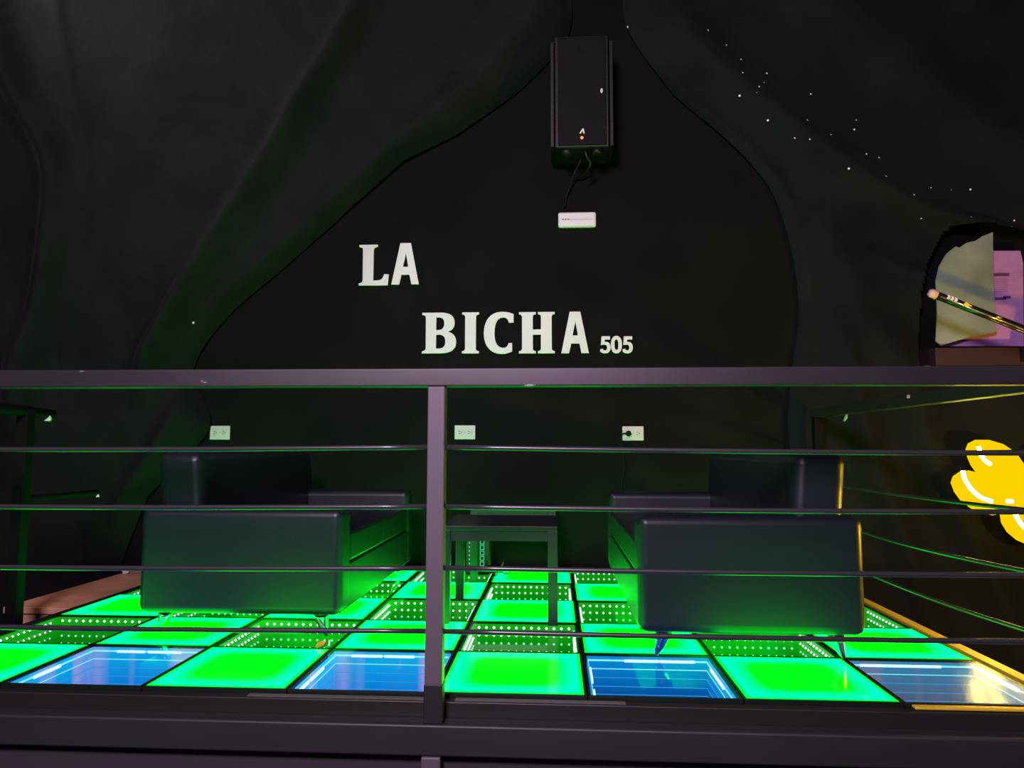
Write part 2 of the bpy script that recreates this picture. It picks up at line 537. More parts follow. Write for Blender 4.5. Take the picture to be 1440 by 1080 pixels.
def frame_bm(depth):
    bm = bmesh.new(); t = .006
    add_box(bm, -H-.003, H+.003, -H-.003, -H+t, -depth, -.001)
    add_box(bm, -H-.003, H+.003, H-t, H+.003, -depth, -.001)
    add_box(bm, -H-.003, -H+t, -H+t, H-t, -depth, -.001)
    add_box(bm, H-t, H+.003, -H+t, H-t, -depth, -.001)
    add_box(bm, -H+t, H-t, -H+t, H-t, -depth-.004, -depth)
    return bm


def mesh_of(name, bm, mats, smooth=False):
    me = bpy.data.meshes.new(name)
    bmesh.ops.recalc_face_normals(bm, faces=bm.faces[:])
    bm.to_mesh(me); bm.free()
    for m in mats: me.materials.append(m)
    if smooth:
        for p in me.polygons: p.use_smooth = True
    return me


me_frame_g = mesh_of('panel_frame', frame_bm(.06), [M['frame']])
me_frame_m = mesh_of('panel_frame_deep', frame_bm(D), [M['frame']])
bm = bmesh.new(); add_box(bm, -H+.006, H-.006, -H+.006, H-.006, -.03, 0)
me_light = mesh_of('light_panel', bm, [M['glow']])
bm = bmesh.new(); add_box(bm, -H+.006, H-.006, -H+.006, H-.006, -.003, 0)
for f in bm.faces[:]:
    if f.calc_center_median().z < -.0025 or abs(f.calc_center_median().z+.0015) < .0005: bm.faces.remove(f)
me_glass = mesh_of('glass_cover', bm, [M['glass']])
me_glassb = me_glass.copy(); me_glassb.materials.clear(); me_glassb.materials.append(M['glass_blue'])
me_glassc = me_glassb.copy(); me_glassc.materials.clear(); me_glassc.materials.append(glass_mat('panel_smeared_glass', ior=1.9, rough=.17))
W = H-.012


def pit_bm():
    bm = bmesh.new()
    q = [(-W, -W), (W, -W), (W, W), (-W, W)]
    top = [bm.verts.new((x, y, -.006)) for x, y in q]
    bot = [bm.verts.new((x, y, -D+.01)) for x, y in q]
    for i in range(4):
        bm.faces.new((top[i], top[(i+1) % 4], bot[(i+1) % 4], bot[i]))
    bm.faces.new(bot)
    return bm


me_pitg = mesh_of('mirror_box', pit_bm(), [M['pitg']])
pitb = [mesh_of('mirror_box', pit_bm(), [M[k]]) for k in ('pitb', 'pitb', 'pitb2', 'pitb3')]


def dots_bm():
    bm = bmesh.new(); n = 13; w = W-.006

    def dot(c, r, mi):
        vs = [bm.verts.new(Vector(c)+Vector(d)*r) for d in ((1, 0, 0), (-1, 0, 0), (0, 1, 0), (0, -1, 0), (0, 0, 1), (0, 0, -1))]
        for a, b, c_ in ((0, 2, 4), (2, 1, 4), (1, 3, 4), (3, 0, 4), (2, 0, 5), (1, 2, 5), (3, 1, 5), (0, 3, 5)):
            f = bm.faces.new((vs[a], vs[b], vs[c_])); f.material_index = mi; f.smooth = True
    for k in range(n):
        s = -w+.02+(2*w-.04)*k/(n-1)
        for lv in range(5):  # rows below the first stand in for mirror reflections of the LEDs
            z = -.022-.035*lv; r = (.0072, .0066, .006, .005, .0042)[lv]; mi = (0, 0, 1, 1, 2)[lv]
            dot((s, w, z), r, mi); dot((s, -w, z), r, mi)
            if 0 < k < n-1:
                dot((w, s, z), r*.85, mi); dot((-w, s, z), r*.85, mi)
    return bm


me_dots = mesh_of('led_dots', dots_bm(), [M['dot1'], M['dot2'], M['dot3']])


def strips_bm(seed):
    rnd = random.Random(seed)
    bm = bmesh.new(); w = W-.004
    for lv, (z, h, mi) in enumerate(((-.020, .0030, 1), (-.052, .0012, 1), (-.085, .0010, 2), (-.118, .0010, 2), (-.148, .001, 2))):  # thin lower strips paint the receding mirror reflections
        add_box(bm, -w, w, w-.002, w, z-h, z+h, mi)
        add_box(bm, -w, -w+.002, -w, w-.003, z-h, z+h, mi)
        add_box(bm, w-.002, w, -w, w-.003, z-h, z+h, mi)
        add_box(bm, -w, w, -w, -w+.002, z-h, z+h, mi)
    # hot stretches of the strip
    for k in range(4):
        a = -w+.03+rnd.random()*(2*w-.2); b = a+.04+rnd.random()*.1
        add_box(bm, a, b, w-.006, w-.0025, -.025, -.015, 0)
        for sx in (-1, 1):
            a = -w+.03+rnd.random()*(2*w-.2); b = a+.04+rnd.random()*.09
            x = sorted((sx*(w-.003), sx*(w-.008)))
            add_box(bm, x[0], x[1], a, b, -.026, -.014, 0)
    return bm


ORD = ['leftmost', 'second from the left', 'third from the left', 'fourth from the left', 'fifth from the left',
       'sixth from the left', 'seventh from the left', 'rightmost']
ROW = ['front row', 'second row from the railing', 'middle row', 'fourth row from the railing', 'back row']
bi = 0
for r in range(5):
    for c in range(8):
        loc = (-2.5+.5*c+.25, .5*r+.25, 0)
        if (r+c) % 2 == 0:
            t = thing('dance_panel', f'glowing green floor panel, {ORD[c]}, {ROW[r]}', 'floor panel', loc, 'green light-up floor panels')
            parts = [('frame', me_frame_g), ('light_panel', me_light)]
        elif r == 0:
            t = thing('mirror_panel', f'blue-lit mirror floor panel, {ORD[c]}, front row', 'floor panel', loc, 'blue mirrored floor panels in the front row')
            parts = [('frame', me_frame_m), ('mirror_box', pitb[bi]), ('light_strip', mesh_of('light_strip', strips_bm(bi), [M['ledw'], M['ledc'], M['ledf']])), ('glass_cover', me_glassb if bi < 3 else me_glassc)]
            bi += 1
        else:
            t = thing('mirror_panel', f'dotted green mirror floor panel, {ORD[c]}, {ROW[r]}', 'floor panel', loc, 'dotted mirror floor panels')
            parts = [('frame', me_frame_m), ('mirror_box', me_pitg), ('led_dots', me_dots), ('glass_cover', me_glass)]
        for nm, me in parts:
            p = bpy.data.objects.new(nm, me); COL.objects.link(p); p.parent = t
            if nm == 'led_dots': p['kind'] = 'stuff'

# ------------------------------------------------------------------ front railing
RY = -.08
rl = thing('railing', 'black steel front railing with one grey post and thin horizontal rods', 'railing', (-.49, RY, -.014))
P_(boxobj('top_rail', -2.75, 2.0, RY-.03, RY+.03, 1.003, 1.063, M['rail'], r=.005), rl)
P_(boxobj('post', -.518, -.462, RY-.029, RY+.027, .055, 1.003, M['post'], r=.004), rl)
P_(boxobj('shaded_post_foot', -.520, -.460, RY-.030, RY+.029, -.062, .058, M['post_shade'], r=.004), rl)  # black box painting the shade low on the post
rods = [(.797, .805, .805, .790), (.605, .612, .612, .612), (.403, .414, .416, .420), (.209, .216, .216, .220)]
for za, zb, zc, zd in rods:
    bm = bmesh.new(); n = 14
    add_tube(bm, [(-2.75+(-.518+2.75)*k/n, RY, za+(zb-za)*k/n-.006*math.sin(PI*k/n)) for k in range(n+1)], .0085, 10)
    P_(obj('rod', bm, M['rod']), rl)
    bm = bmesh.new()
    add_tube(bm, [(-.462+(2.0+.462)*k/n, RY, zc+(zd-zc)*k/n-.006*math.sin(PI*k/n)) for k in range(n+1)], .0085, 10)
    P_(obj('rod', bm, M['rod']), rl)

# right side railing
SX = 1.60
sr_ = thing('side_railing', 'black steel side railing along the right stage edge with sagging rods', 'railing', (SX, 2.45, 0))
P_(boxobj('top_rail', SX-.03, SX+.03, .0, 2.45, 1.005, 1.063, M['angle'], r=.004), sr_)
P_(boxobj('post', SX-.03, SX+.03, 2.36, 2.42, GZ, 1.005, M['post_shade2'], r=.004), sr_)
for za, zb, sag in ((.785, .795, .003), (.588, .588, .012), (.362, .376, .030), (.150, .165, .035)):
    bm = bmesh.new(); n = 24
    add_tube(bm, [(SX, 2.38-2.38*k/n, za+(zb-za)*k/n-sag*math.sin(PI*k/n)) for k in range(n+1)], .0085, 10)
    P_(obj('rod', bm, M['rod']), sr_)
bm = bmesh.new(); add_tube(bm, [(0, 0, 0), (-.006, -.004, -.02), (-.02, -.01, -.04)], [.006, .009, .005], 8)
for v in bm.verts: v.co += Vector((SX-.02, 1.86, 1.003))
P_(obj('tab', bm, M['tag_green']), sr_)
p = at(1277, 551, 'x', SX-.032)
o = boxobj('sticker', -.002, 0, -.012, .012, -.008, .008, M['tag_pink']); o.location = (SX-.031, p.y, min(1.05, max(1.02, p.z)))
o.name = 'sticker'; P_(o, sr_)

# left side railing (its far end)
lr = thing('side_railing', 'dark steel railing end at the far left with short capped pipe stubs', 'railing', (-2.62, .87, 0))
P_(boxobj('post', -2.65, -2.595, .845, .90, GZ, .985, M['post_shade2'], r=.004), lr)
bm = bmesh.new(); add_tube(bm, [(-2.62, .30, .985), (-2.62, .87, .975), (-2.62, 1.05, .965)], .026, 14)
P_(obj('pipe', bm, M['post_shade2']), lr)
bm = bmesh.new(); add_tube(bm, [(-2.62, .87, .56), (-2.62, 1.45, .556)], .016, 14)
P_(obj('pipe', bm, M['post_shade2']), lr)
bm = bmesh.new(); add_tube(bm, [(-2.612, 1.0, .951), (-2.605, 1.02, .940)], [.020, .010], 12)
P_(obj('end_cap', bm, M['white_mark']), lr)
bm = bmesh.new(); add_tube(bm, [(-2.61, 1.43, .542), (-2.605, 1.44, .537)], [.010, .006], 12)
P_(obj('end_cap', bm, M['white_mark']), lr)


# ------------------------------------------------------------------ sofas
def cush(name, a, mat, parent, r=.035, seg=5, puff=0):
    bm = rbox(*a, r, seg)
    if puff:
        bmesh.ops.subdivide_edges(bm, edges=[e for e in bm.edges if e.calc_length() > .25], cuts=5, use_grid_fill=True)
        cx_, cy_ = (a[0]+a[1])/2, (a[2]+a[3])/2
        for v in bm.verts:
            if v.co.z > (a[4]+a[5])/2:
                fx = 1-((v.co.x-cx_)/((a[1]-a[0])/2))**2; fy = 1-((v.co.y-cy_)/((a[3]-a[2])/2))**2
                v.co.z += puff*max(0, fx)*max(0, fy)
    return smooth_bevel(obj(name, bm, mat, parent))


def make_sofa(label, loc, width, length):
    """local: y from 0 (near arm face) to length, x from 0 (seat front) to width (back)"""
    t = thing('sofa', label, 'sofa', loc, 'black two-seat sofas')
    m = M['leather']
    cush('base', (.006, width-.02, .03, length-.03, .105, .30), m, t, .008)
    cush('armrest', (0, width, 0, .155, .10, .545), m, t, .038)
    cush('armrest', (0, width, length-.155, length, .10, .545), m, t, .038)
    cush('seat_cushion', (.006, width-.20, .157, length/2-.001, .302, .435), m, t, .018, puff=.012)
    cush('seat_cushion', (.006, width-.20, length/2+.001, length-.157, .302, .435), m, t, .018, puff=.012)
    # backrest leans slightly, rounded top corners
    bm = rbox(-.10, .10, .04, length-.04, .27, .785, .045, 6)
    for v in bm.verts:
        v.co.x += width-.135-(.04*(.785-v.co.z)/.5)+.0
    smooth_bevel(obj('backrest', bm, m, t))
    for sx, lx in ((1, .10), (-1, width-.10)):
        for ly in (.06, length-.06):
            bm = bmesh.new()
            pts = [(lx, ly, .108), (lx-sx*.004, ly, .08), (lx-sx*.014, ly, .045), (lx-sx*.03, ly, .008)]
            add_tube(bm, pts, [.036, .030, .020, .008], 14)
            for v in bm.verts: v.co.y = ly+(v.co.y-ly)*.55
            obj('leg', bm, M['chrome'], t, smooth=True)
    return t


def mirror_x(t):
    for ch in t.children:
        for v in ch.data.vertices: v.co.x = -v.co.x
        ch.data.flip_normals()


make_sofa('black leatherette sofa on the right side of the stage, facing left towards the tables', (.212, .40, .001), .85, 1.68)
s = make_sofa('black leatherette sofa on the left side of the stage, facing right towards the tables', (-1.0, .60, .001), .88, 1.55)
mirror_x(s)


# ------------------------------------------------------------------ tables
def table(label, x0, x1, y0, y1, zt):
    t = thing('side_table', label, 'table', ((x0+x1)/2, (y0+y1)/2, .001), 'low black tables between the sofas')
    a, b = (x1-x0)/2, (y1-y0)/2
    m = M['wood_dark']
    boxobj('tabletop', -a, a, -b, b, zt-.022, zt, m, t, r=.003)
    bm = bmesh.new(); e = .012
    add_box(bm, -a+e, a-e, -b+e, -b+e+.02, zt-.07, zt-.023)
    add_box(bm, -a+e, a-e, b-e-.02, b-e, zt-.07, zt-.023)
    add_box(bm, -a+e, -a+e+.02, -b+e+.021, b-e-.021, zt-.07, zt-.023)
    add_box(bm, a-e-.02, a-e, -b+e+.021, b-e-.021, zt-.07, zt-.023)
    obj('apron', bm, m, t)
    for sx in (-1, 1):
        for sy in (-1, 1):
            xa, ya = sorted((sx*a, sx*(a-.046))), sorted((sy*b, sy*(b-.046)))
            boxobj('leg', xa[0], xa[1], ya[0], ya[1], 0, zt-.0225, m, t, r=.002)
    return t


table('low black square table between the two sofas, nearer the railing', -.635, -.093, .93, 1.50, .445)
table('low black square table between the two sofas, nearer the back wall', -.620, -.10, 2.0, 2.50, .435)

# glossy box, its reflections painted as emissive rings and dots; cables
t = thing('glossy_box', 'slim glossy black box with a column of green ring reflections under the far table', 'device', (-.60, 2.30, .001))
boxobj('case', -.075, .075, -.06, .06, 0, .30, M['knob'], t, r=.008)
bm = bmesh.new()
for k in range(7):
    z = .275-.034*k; xc = .030; a, b = .014, .010
    for q in ((xc-a, xc-b, z-a, z+a), (xc+b, xc+a, z-a, z+a), (xc-b, xc+b, z-a, z-b), (xc-b, xc+b, z+b, z+a)):
        add_box(bm, q[0], q[1], -.064, -.061, q[2], q[3])
obj('ring_reflections', bm, M['greenring'], t)
bm = bmesh.new()
for k in range(9):
    z = .28-.026*k
    add_box(bm, -.055, -.048, -.064, -.061, z-.006, z+.006)
obj('dot_reflections', bm, M['greenring'], t)
bm = bmesh.new()
for k in range(5):
    a0 = random.random()*6; pts = []
    for q in range(26):
        th = a0+q*.42; rr = .045+.03*math.sin(q*.7+k)
        pts.append((rr*math.cos(th)*1.1, rr*math.sin(th)*.6, .012+.035*abs(math.sin(q*.33+k))+.004*k))
    add_tube(bm, pts, .0045, 6)
t = obj('cable_tangle', bm, M['cable'], loc=(-.465, 2.20, .004))
tag(t, 'tangled black cables heaped on the floor beside the ringed black box', 'cables')
bm = bmesh.new()
add_tube(bm, [(0, 0, .005), (.03, .0, .02), (.055, 0, .06), (.075, 0, .105)], .005, 8)
o = obj('cable', bm, M['cablew'], loc=(-.50, 2.12, .0)); tag(o, 'pale cable end sticking up out of the cable heap', 'cable')

# ------------------------------------------------------------------ bench board left of the stage
bx = thing('wooden_bench', 'long tan wooden board bench beside the left stage edge', 'bench', (-2.73, 1.8, GZ))
P_(boxobj('board_top', -2.93, -2.54, 1.20, 2.50, -.045, -.012, M['board'], r=.004), bx)
P_(boxobj('support_panel', -2.83, -2.57, 1.215, 1.245, GZ, -.045, M['board']), bx)
P_(boxobj('support_panel', -2.83, -2.57, 2.42, 2.45, GZ, -.045, M['board']), bx)
bm = bmesh.new()
bmesh.ops.create_icosphere(bm, subdivisions=2, radius=.022)
for v in bm.verts: v.co = Vector((v.co.x*1.1, v.co.y*.8, v.co.z))*(.75+.5*random.random())
p = at(176, 803, 'y', 2.2)
o = obj('paper_scrap', bm, M['scrap'], loc=(p.x, 2.2, .012)); tag(o, 'crumpled white scrap lying on the wooden bench board', 'scrap')
bm = bmesh.new()
pts = [(-.022, -.01, 0), (-.005, -.014, .018), (.012, -.006, .010), (.02, .008, .022), (.004, .014, .006), (-.016, .01, .016)]
vs = [bm.verts.new(q) for q in pts]; c0 = bm.verts.new((0, 0, .024)); c1 = bm.verts.new((0, 0, .001))
for i in range(6):
    bm.faces.new((vs[i], vs[(i+1) % 6], c0)); bm.faces.new((vs[(i+1) % 6], vs[i], c1))
p = at(451, 909, 'z', .005)
o = obj('orange_bit', bm, M['orange'], loc=(p.x, p.y, .002)); tag(o, 'tiny crumpled orange wrapper on the dotted floor panel by the left sofa', 'lump')  # small orange lump with a faint emission of its own
bm = bmesh.new(); add_tube(bm, [(0, 0, .004), (.0, .002, .03)], .004, 8)
o = obj('white_stub', bm, M['scrap'], loc=(p.x+.035, p.y, 0)); tag(o, 'tiny white stub standing beside the orange wrapper', 'stub')


# ------------------------------------------------------------------ wall letters
def bez(p0, p1, p2, p3, n=10):
    out = []
    for i in range(1, n+1):
        t = i/n; s_ = 1-t
        out.append(tuple(s_**3*p0[k]+3*s_*s_*t*p1[k]+3*s_*t*t*p2[k]+t**3*p3[k] for k in (0, 1)))
    return out


def path(start, *segs):
    pts = [start]
    for s_ in segs:
        if len(s_) == 2 and not isinstance(s_[0], tuple): pts.append(s_)
        else: pts += bez(pts[-1], *s_)
    return pts


G = {}
G['L'] = (.735, [path((0, 0), (.715, 0), (.735, .26), (.625, .265), ((.60, .16), (.56, .125), (.47, .115)), (.35, .11), (.35, .87), ((.35, .93), (.40, .95), (.45, .955)),
                      (.45, 1), (0, 1), (0, .955), ((.05, .95), (.09, .93), (.09, .87)), (.095, .13), ((.095, .07), (.05, .05), (0, .045)))])
G['A'] = (.655, [[(0, 0), (.18, 0), (.232, .235), (.437, .235), (.485, 0), (.655, 0), (.455, 1), (.205, 1)], [(.265, .42), (.405, .42), (.338, .80)]])
G['B'] = (.84, [path((0, 0), (.45, 0), ((.72, 0), (.84, .10), (.84, .27)), ((.84, .42), (.76, .50), (.62, .53)), ((.74, .56), (.80, .64), (.80, .75)), ((.80, .92), (.68, 1), (.45, 1)),
                     (0, 1), (0, .955), ((.05, .95), (.09, .93), (.09, .87)), (.095, .13), ((.095, .07), (.05, .05), (0, .045))),
                path((.34, .11), (.41, .11), ((.54, .11), (.58, .18), (.58, .28)), ((.58, .40), (.53, .46), (.41, .46)), (.34, .46)),
                path((.34, .57), (.40, .57), ((.50, .57), (.55, .63), (.55, .73)), ((.55, .84), (.50, .89), (.40, .89)), (.34, .89))])


def stem(x):
    """one serifed upright of width .41 from x, closed outline"""
    return path((x, 0), (x+.41, 0), (x+.41, .045), ((x+.36, .05), (x+.335, .07), (x+.335, .13)), (x+.335, .87), ((x+.335, .93), (x+.36, .95), (x+.41, .955)),
                (x+.41, 1), (x, 1), (x, .955), ((x+.05, .95), (x+.075, .93), (x+.075, .87)), (x+.075, .13), ((x+.075, .07), (x+.05, .05), (x, .045)))


G['I'] = (.41, [stem(0)])
_a = .47
G['H'] = (.88, [path((0, 0), (.41, 0), (.41, .045), ((.36, .05), (.335, .07), (.335, .13)), (.335, .455), (_a+.075, .455), (_a+.075, .13), ((_a+.075, .07), (_a+.05, .05), (_a, .045)), (_a, 0),
                     (_a+.41, 0), (_a+.41, .045), ((_a+.36, .05), (_a+.335, .07), (_a+.335, .13)), (_a+.335, .87), ((_a+.335, .93), (_a+.36, .95), (_a+.41, .955)), (_a+.41, 1), (_a, 1), (_a, .955),
                     ((_a+.05, .95), (_a+.075, .93), (_a+.075, .87)), (_a+.075, .575), (.335, .575), (.335, .87), ((.335, .93), (.36, .95), (.41, .955)), (.41, 1),
                     (0, 1), (0, .955), ((.05, .95), (.075, .93), (.075, .87)), (.075, .13), ((.075, .07), (.05, .05), (0, .045)))])
G['C'] = (.735, [path((.70, .245), (.70, .05), ((.62, .015), (.54, -.01), (.44, -.01)), ((.16, -.01), (0, .20), (0, .49)), ((0, .80), (.16, 1.01), (.44, 1.01)),
                      ((.55, 1.01), (.65, .99), (.735, .955)), (.735, .755), (.625, .75), ((.60, .84), (.55, .88), (.48, .88)), ((.33, .88), (.26, .74), (.26, .49)),
                      ((.26, .25), (.34, .13), (.49, .13)), ((.56, .13), (.60, .17), (.62, .245)))])
G['5'] = (.60, [path((.02, .22), (.0, .10), ((.08, .0), (.18, -.02), (.28, -.02)), ((.50, -.02), (.60, .12), (.60, .33)), ((.60, .54), (.50, .66), (.32, .66)), (.25, .65), (.27, .82), (.57, .82), (.57, 1),
                     (.09, 1), (.05, .49), ((.10, .51), (.18, .51), (.25, .51)), ((.36, .51), (.41, .45), (.41, .33)), ((.41, .20), (.36, .14), (.26, .14)), ((.19, .14), (.16, .18), (.15, .24)))])
G['0'] = (.60, [path((.30, -.02), ((.52, -.02), (.61, .18), (.61, .5)), ((.61, .82), (.52, 1.02), (.30, 1.02)), ((.08, 1.02), (0, .82), (0, .5)), ((0, .18), (.08, -.02), (.30, -.02)))[:-1],
                path((.30, .17), ((.40, .17), (.42, .32), (.42, .5)), ((.42, .68), (.40, .83), (.30, .83)), ((.20, .83), (.18, .68), (.18, .5)), ((.18, .32), (.20, .17), (.30, .17)))[:-1]])


def extrude_outline(name, contours, thick, bevel, mat, parent=None):
    cu = bpy.data.curves.new(name, 'CURVE'); cu.dimensions = '2D'; cu.fill_mode = 'BOTH'
    cu.extrude = thick/2; cu.bevel_depth = bevel; cu.bevel_resolution = 1
    for ct in contours:
        sp = cu.splines.new('POLY'); sp.points.add(len(ct)-1)
        for i, q in enumerate(ct): sp.points[i].co = (q[0], q[1], 0, 1)
        sp.use_cyclic_u = True
    tmp = bpy.data.objects.new('tmp', cu); COL.objects.link(tmp)
    dg = bpy.context.evaluated_depsgraph_get(); dg.update()
    me = bpy.data.meshes.new_from_object(tmp.evaluated_get(dg))
    bpy.data.objects.remove(tmp); bpy.data.curves.remove(cu)
    me.transform(Matrix.Rotation(PI/2, 4, 'X'))
    me.materials.clear(); me.materials.append(mat)
    o = bpy.data.objects.new(name, me); COL.objects.link(o)
    if parent: o.parent = parent
    return o


LY = WY-.018


def letter(ch, u0, v0, u1, v1, label, name='wall_letter', grp='white letters on the black wall'):
    a = at(u0, v1, 'y', LY); b = at(u1, v0, 'y', LY); c = at(u1, v1, 'y', LY); d = at(u0, v0, 'y', LY)
    wd, ht = c.x-a.x, d.z-a.z
    w, cts = G[ch]
    cts = [[(x/w*wd, y*ht) for x, y in ct] for ct in cts]
    o = extrude_outline(name, cts, .016, .0015, M['letter'])
    o.location = (a.x, LY, a.z)
    tag(o, label, 'letter', grp)


def zx(x, y):
    return 480+x/3.43, 320+y/3.43


for ch, x0, y0, x1, y1, lb in (
        ('L', 86, 86, 228, 280, 'white serif letter L, upper left of the wall writing'),
        ('A', 243, 78, 373, 275, 'white plain letter A beside the upper letter L'),
        ('B', 390, 413, 553, 607, 'white serif letter B, first of the lower word'),
        ('I', 583, 411, 663, 607, 'white serif letter I between B and C'),
        ('C', 688, 411, 830, 608, 'white serif letter C between I and H'),
        ('H', 858, 410, 1029, 607, 'white serif letter H between C and the lower A'),
        ('A', 1062, 408, 1193, 606, 'white plain letter A ending the lower word')):
    letter(ch, *zx(x0, y0), *zx(x1, y1), lb)
for ch, x0, x1, lb in (('5', 1249, 1298, 'small white digit 5, first after the lower word'), ('0', 1302, 1352, 'small white digit 0 between the two fives'),
                       ('5', 1357, 1405, 'small white digit 5, last of the three digits')):
    letter(ch, *zx(x0, 526), *zx(x1, 605), lb, 'wall_digit', 'small white digits on the black wall')


# ------------------------------------------------------------------ outlets
def outlet(u, v, label, w=.145, h=.098):
    p = at(u, v, 'y', WY)
    t = thing('wall_outlet', label, 'outlet', (p.x, WY-.001, p.z), 'white wall outlets')
    boxobj('plate', -w/2, w/2, -.010, 0, -h/2, h/2, M['plate'], t, r=.004)
    for sx in (-.032, .032):
        bm = bmesh.new(); bmesh.ops.create_cone(bm, cap_ends=True, segments=24, radius1=.021, radius2=.020, depth=.004)
        bmesh.ops.rotate(bm, verts=bm.verts, matrix=Matrix.Rotation(PI/2, 3, 'X'))
        bmesh.ops.translate(bm, verts=bm.verts, vec=(sx, -.012, 0))
        s_ = obj('socket', bm, M['plate'], t)
        bm = bmesh.new()
        add_box(bm, sx-.010, sx+.002, -.0155, -.0142, .006, .0095)
        add_box(bm, sx-.010, sx+.002, -.0155, -.0142, -.0095, -.006)
        add_box(bm, sx+.006, sx+.012, -.0155, -.0142, -.003, .003)
        obj('slots', bm, M['slot'], s_)
    bm = bmesh.new(); add_box(bm, -.002, .002, -.0115, -.0102, -.002, .002); obj('screw', bm, M['slot'], t)
    return p


outlet(310, 608.5, 'white double wall outlet above the left sofa')
outlet(654, 608, 'white double wall outlet just right of the railing post')
p = outlet(890, 609.5, 'white double wall outlet with a black plug in its left socket')
t = thing('power_plug', 'black round plug in the right-hand wall outlet with its cord', 'plug', (p.x-.032, WY-.017, p.z))
bm = bmesh.new(); add_tube(bm, [(0, 0, 0), (0, -.022, 0), (0, -.03, 0)], [.019, .018, .012], 16); obj('plug_body', bm, M['cable'], t)
bm = bmesh.new(); add_tube(bm, [(-.01, -.018, 0), (-.03, -.018, .0), (-.045, -.012, -.004), (-.052, -.005, -.03), (-.046, -.003, -.09), (-.036, -.003, -.16), (-.030, -.003, -.22), (-.05, -.003, -.35), (-.06, -.003, -.6), (-.06, -.003, -.9)], .0045, 8)
obj('cord', bm, M['cable'], t)

# ------------------------------------------------------------------ white wall lamp
a = at(785, 321, 'y', WY-.02); b = at(838, 299, 'y', WY-.02)
t = thing('emergency_light', 'small white rounded bar light on the wall below the speaker', 'light', ((a.x+b.x)/2, WY-.001, (a.z+b.z)/2))
w, h = (b.x-a.x)/2, (b.z-a.z)/2
boxobj('housing', -w, w, -.045, 0, -h, h, M['white'], t, r=.015, seg=5)
boxobj('lens_strip', -w*.82, w*.82, -.048, -.0455, -.006, .006, M['plate'], t)
bm = bmesh.new()
for q in (-.9, -.72, -.55): add_box(bm, q*w*.85-.004, q*w*.85+.004, -.0495, -.0481, -.004, .004)
obj('indicator_dots', bm, M['slot'], t)

# ------------------------------------------------------------------ wall speaker
SYF = 2.22
a = at(784, 205, 'y', SYF); b = at(852, 52, 'y', SYF)
sx_, sz_ = (a.x+b.x)/2, (a.z+b.z)/2
w, h = (b.x-a.x)/2, (b.z-a.z)/2
t = thing('wall_speaker', 'tall black loudspeaker box with a tiny red light, high on the wall', 'speaker', (sx_, SYF, a.z))
sp = t
boxobj('cabinet', -w*1.12, w*1.12, .004, .30, -.012, 2*h+.02, M['spk'], t, r=.012)
boxobj('grille', -w*.98, w*.98, -.012, .003, .0, 2*h, M['grille'], t, r=.006)
for s_ in (-1, 1):
    xa = sorted((s_*w*1.0, s_*w*1.28)); boxobj('side_cheek', xa[0] if s_ < 0 else w*1.13, -w*1.13 if s_ < 0 else w*1.28, .0, .30, -.005, 2*h-.02, M['spk'], t, r=.005)
for q in (-.62, .62):
    bm = bmesh.new(); add_tube(bm, [(w*q, .05, -.045), (w*q, .05, -.013)], [.028, .034], 16); obj('foot', bm, M['knob'], t)
bm = bmesh.new(); add_tube(bm, [(.02, .05, -.013), (.03, .06, -.05), (.06, .08, -.09), (.03, .20, -.13)], .010, 8); obj('bracket', bm, M['knob'], t)
bm = bmesh.new()
for pa, pb in (((-.014, -.015, .075), (.006, -.015, .105)), ((.006, -.015, .105), (.012, -.015, .075))): add_tube(bm, [pa, pb], .0045, 6)
obj('badge', bm, M['white_led'], t)
bm = bmesh.new(); bmesh.ops.create_icosphere(bm, subdivisions=2, radius=.010); obj('power_light', bm, M['red_led'], t, smooth=True).location = (-.002, -.015, .045)
bm = bmesh.new(); bmesh.ops.create_icosphere(bm, subdivisions=2, radius=.009)
for v in bm.verts: v.co.z *= 2
obj('side_glint', bm, M['white_mark'], t, smooth=True).location = (w*.80, -.014, h*.98)  # white blob standing in for a reflection on the speaker
bm = bmesh.new()
add_tube(bm, [(sx_+.0, 2.40, a.z-.02), (sx_-.06, 2.50, a.z-.12), (sx_-.10, 2.58, a.z-.22), (sx_-.11, 2.59, a.z-.30)], .008, 8)
add_tube(bm, [(sx_+.06, 2.40, a.z-.02), (sx_+.05, 2.45, a.z-.06), (sx_+.01, 2.55, a.z-.09), (sx_-.05, 2.585, a.z-.1)], .006, 8)
o = obj('speaker_cable', bm, M['cable']); tag(o, 'black cables hanging down behind the wall speaker', 'cable')
bm = bmesh.new(); bmesh.ops.create_icosphere(bm, subdivisions=2, radius=.008)
q = at(272, 454, 'y', 2.16)
o = obj('fabric_pin', bm, M['scrap'], loc=(q.x, 2.16, q.z)); tag(o, 'tiny white pin head in the fabric left of the letters', 'pin')

# ------------------------------------------------------------------ alcove with paper and board
AY = 2.50
p0 = at(1300, 487, 'y', AY); p1 = at(1437, 352, 'y', AY)
al = thing('notice_board', 'pink-lit printed paper poster standing in the fabric opening', 'poster', (p1.x-.25, AY, p0.z))


def pquad(name, uv, y, mat, parent, th=.006):
    bm = bmesh.new()
    P3 = [at(u, v, 'y', y) for u, v in uv]
    fr = [bm.verts.new((p.x, y-th, p.z)) for p in P3]; bk = [bm.verts.new((p.x, y, p.z)) for p in P3]
    bm.faces.new(fr); bm.faces.new(bk[::-1]); n = len(fr)
    for i in range(n): bm.faces.new((fr[i], bk[i], bk[(i+1) % n], fr[(i+1) % n]))
    o = obj(name, bm, mat)
    if parent: P_(o, parent)
    return o


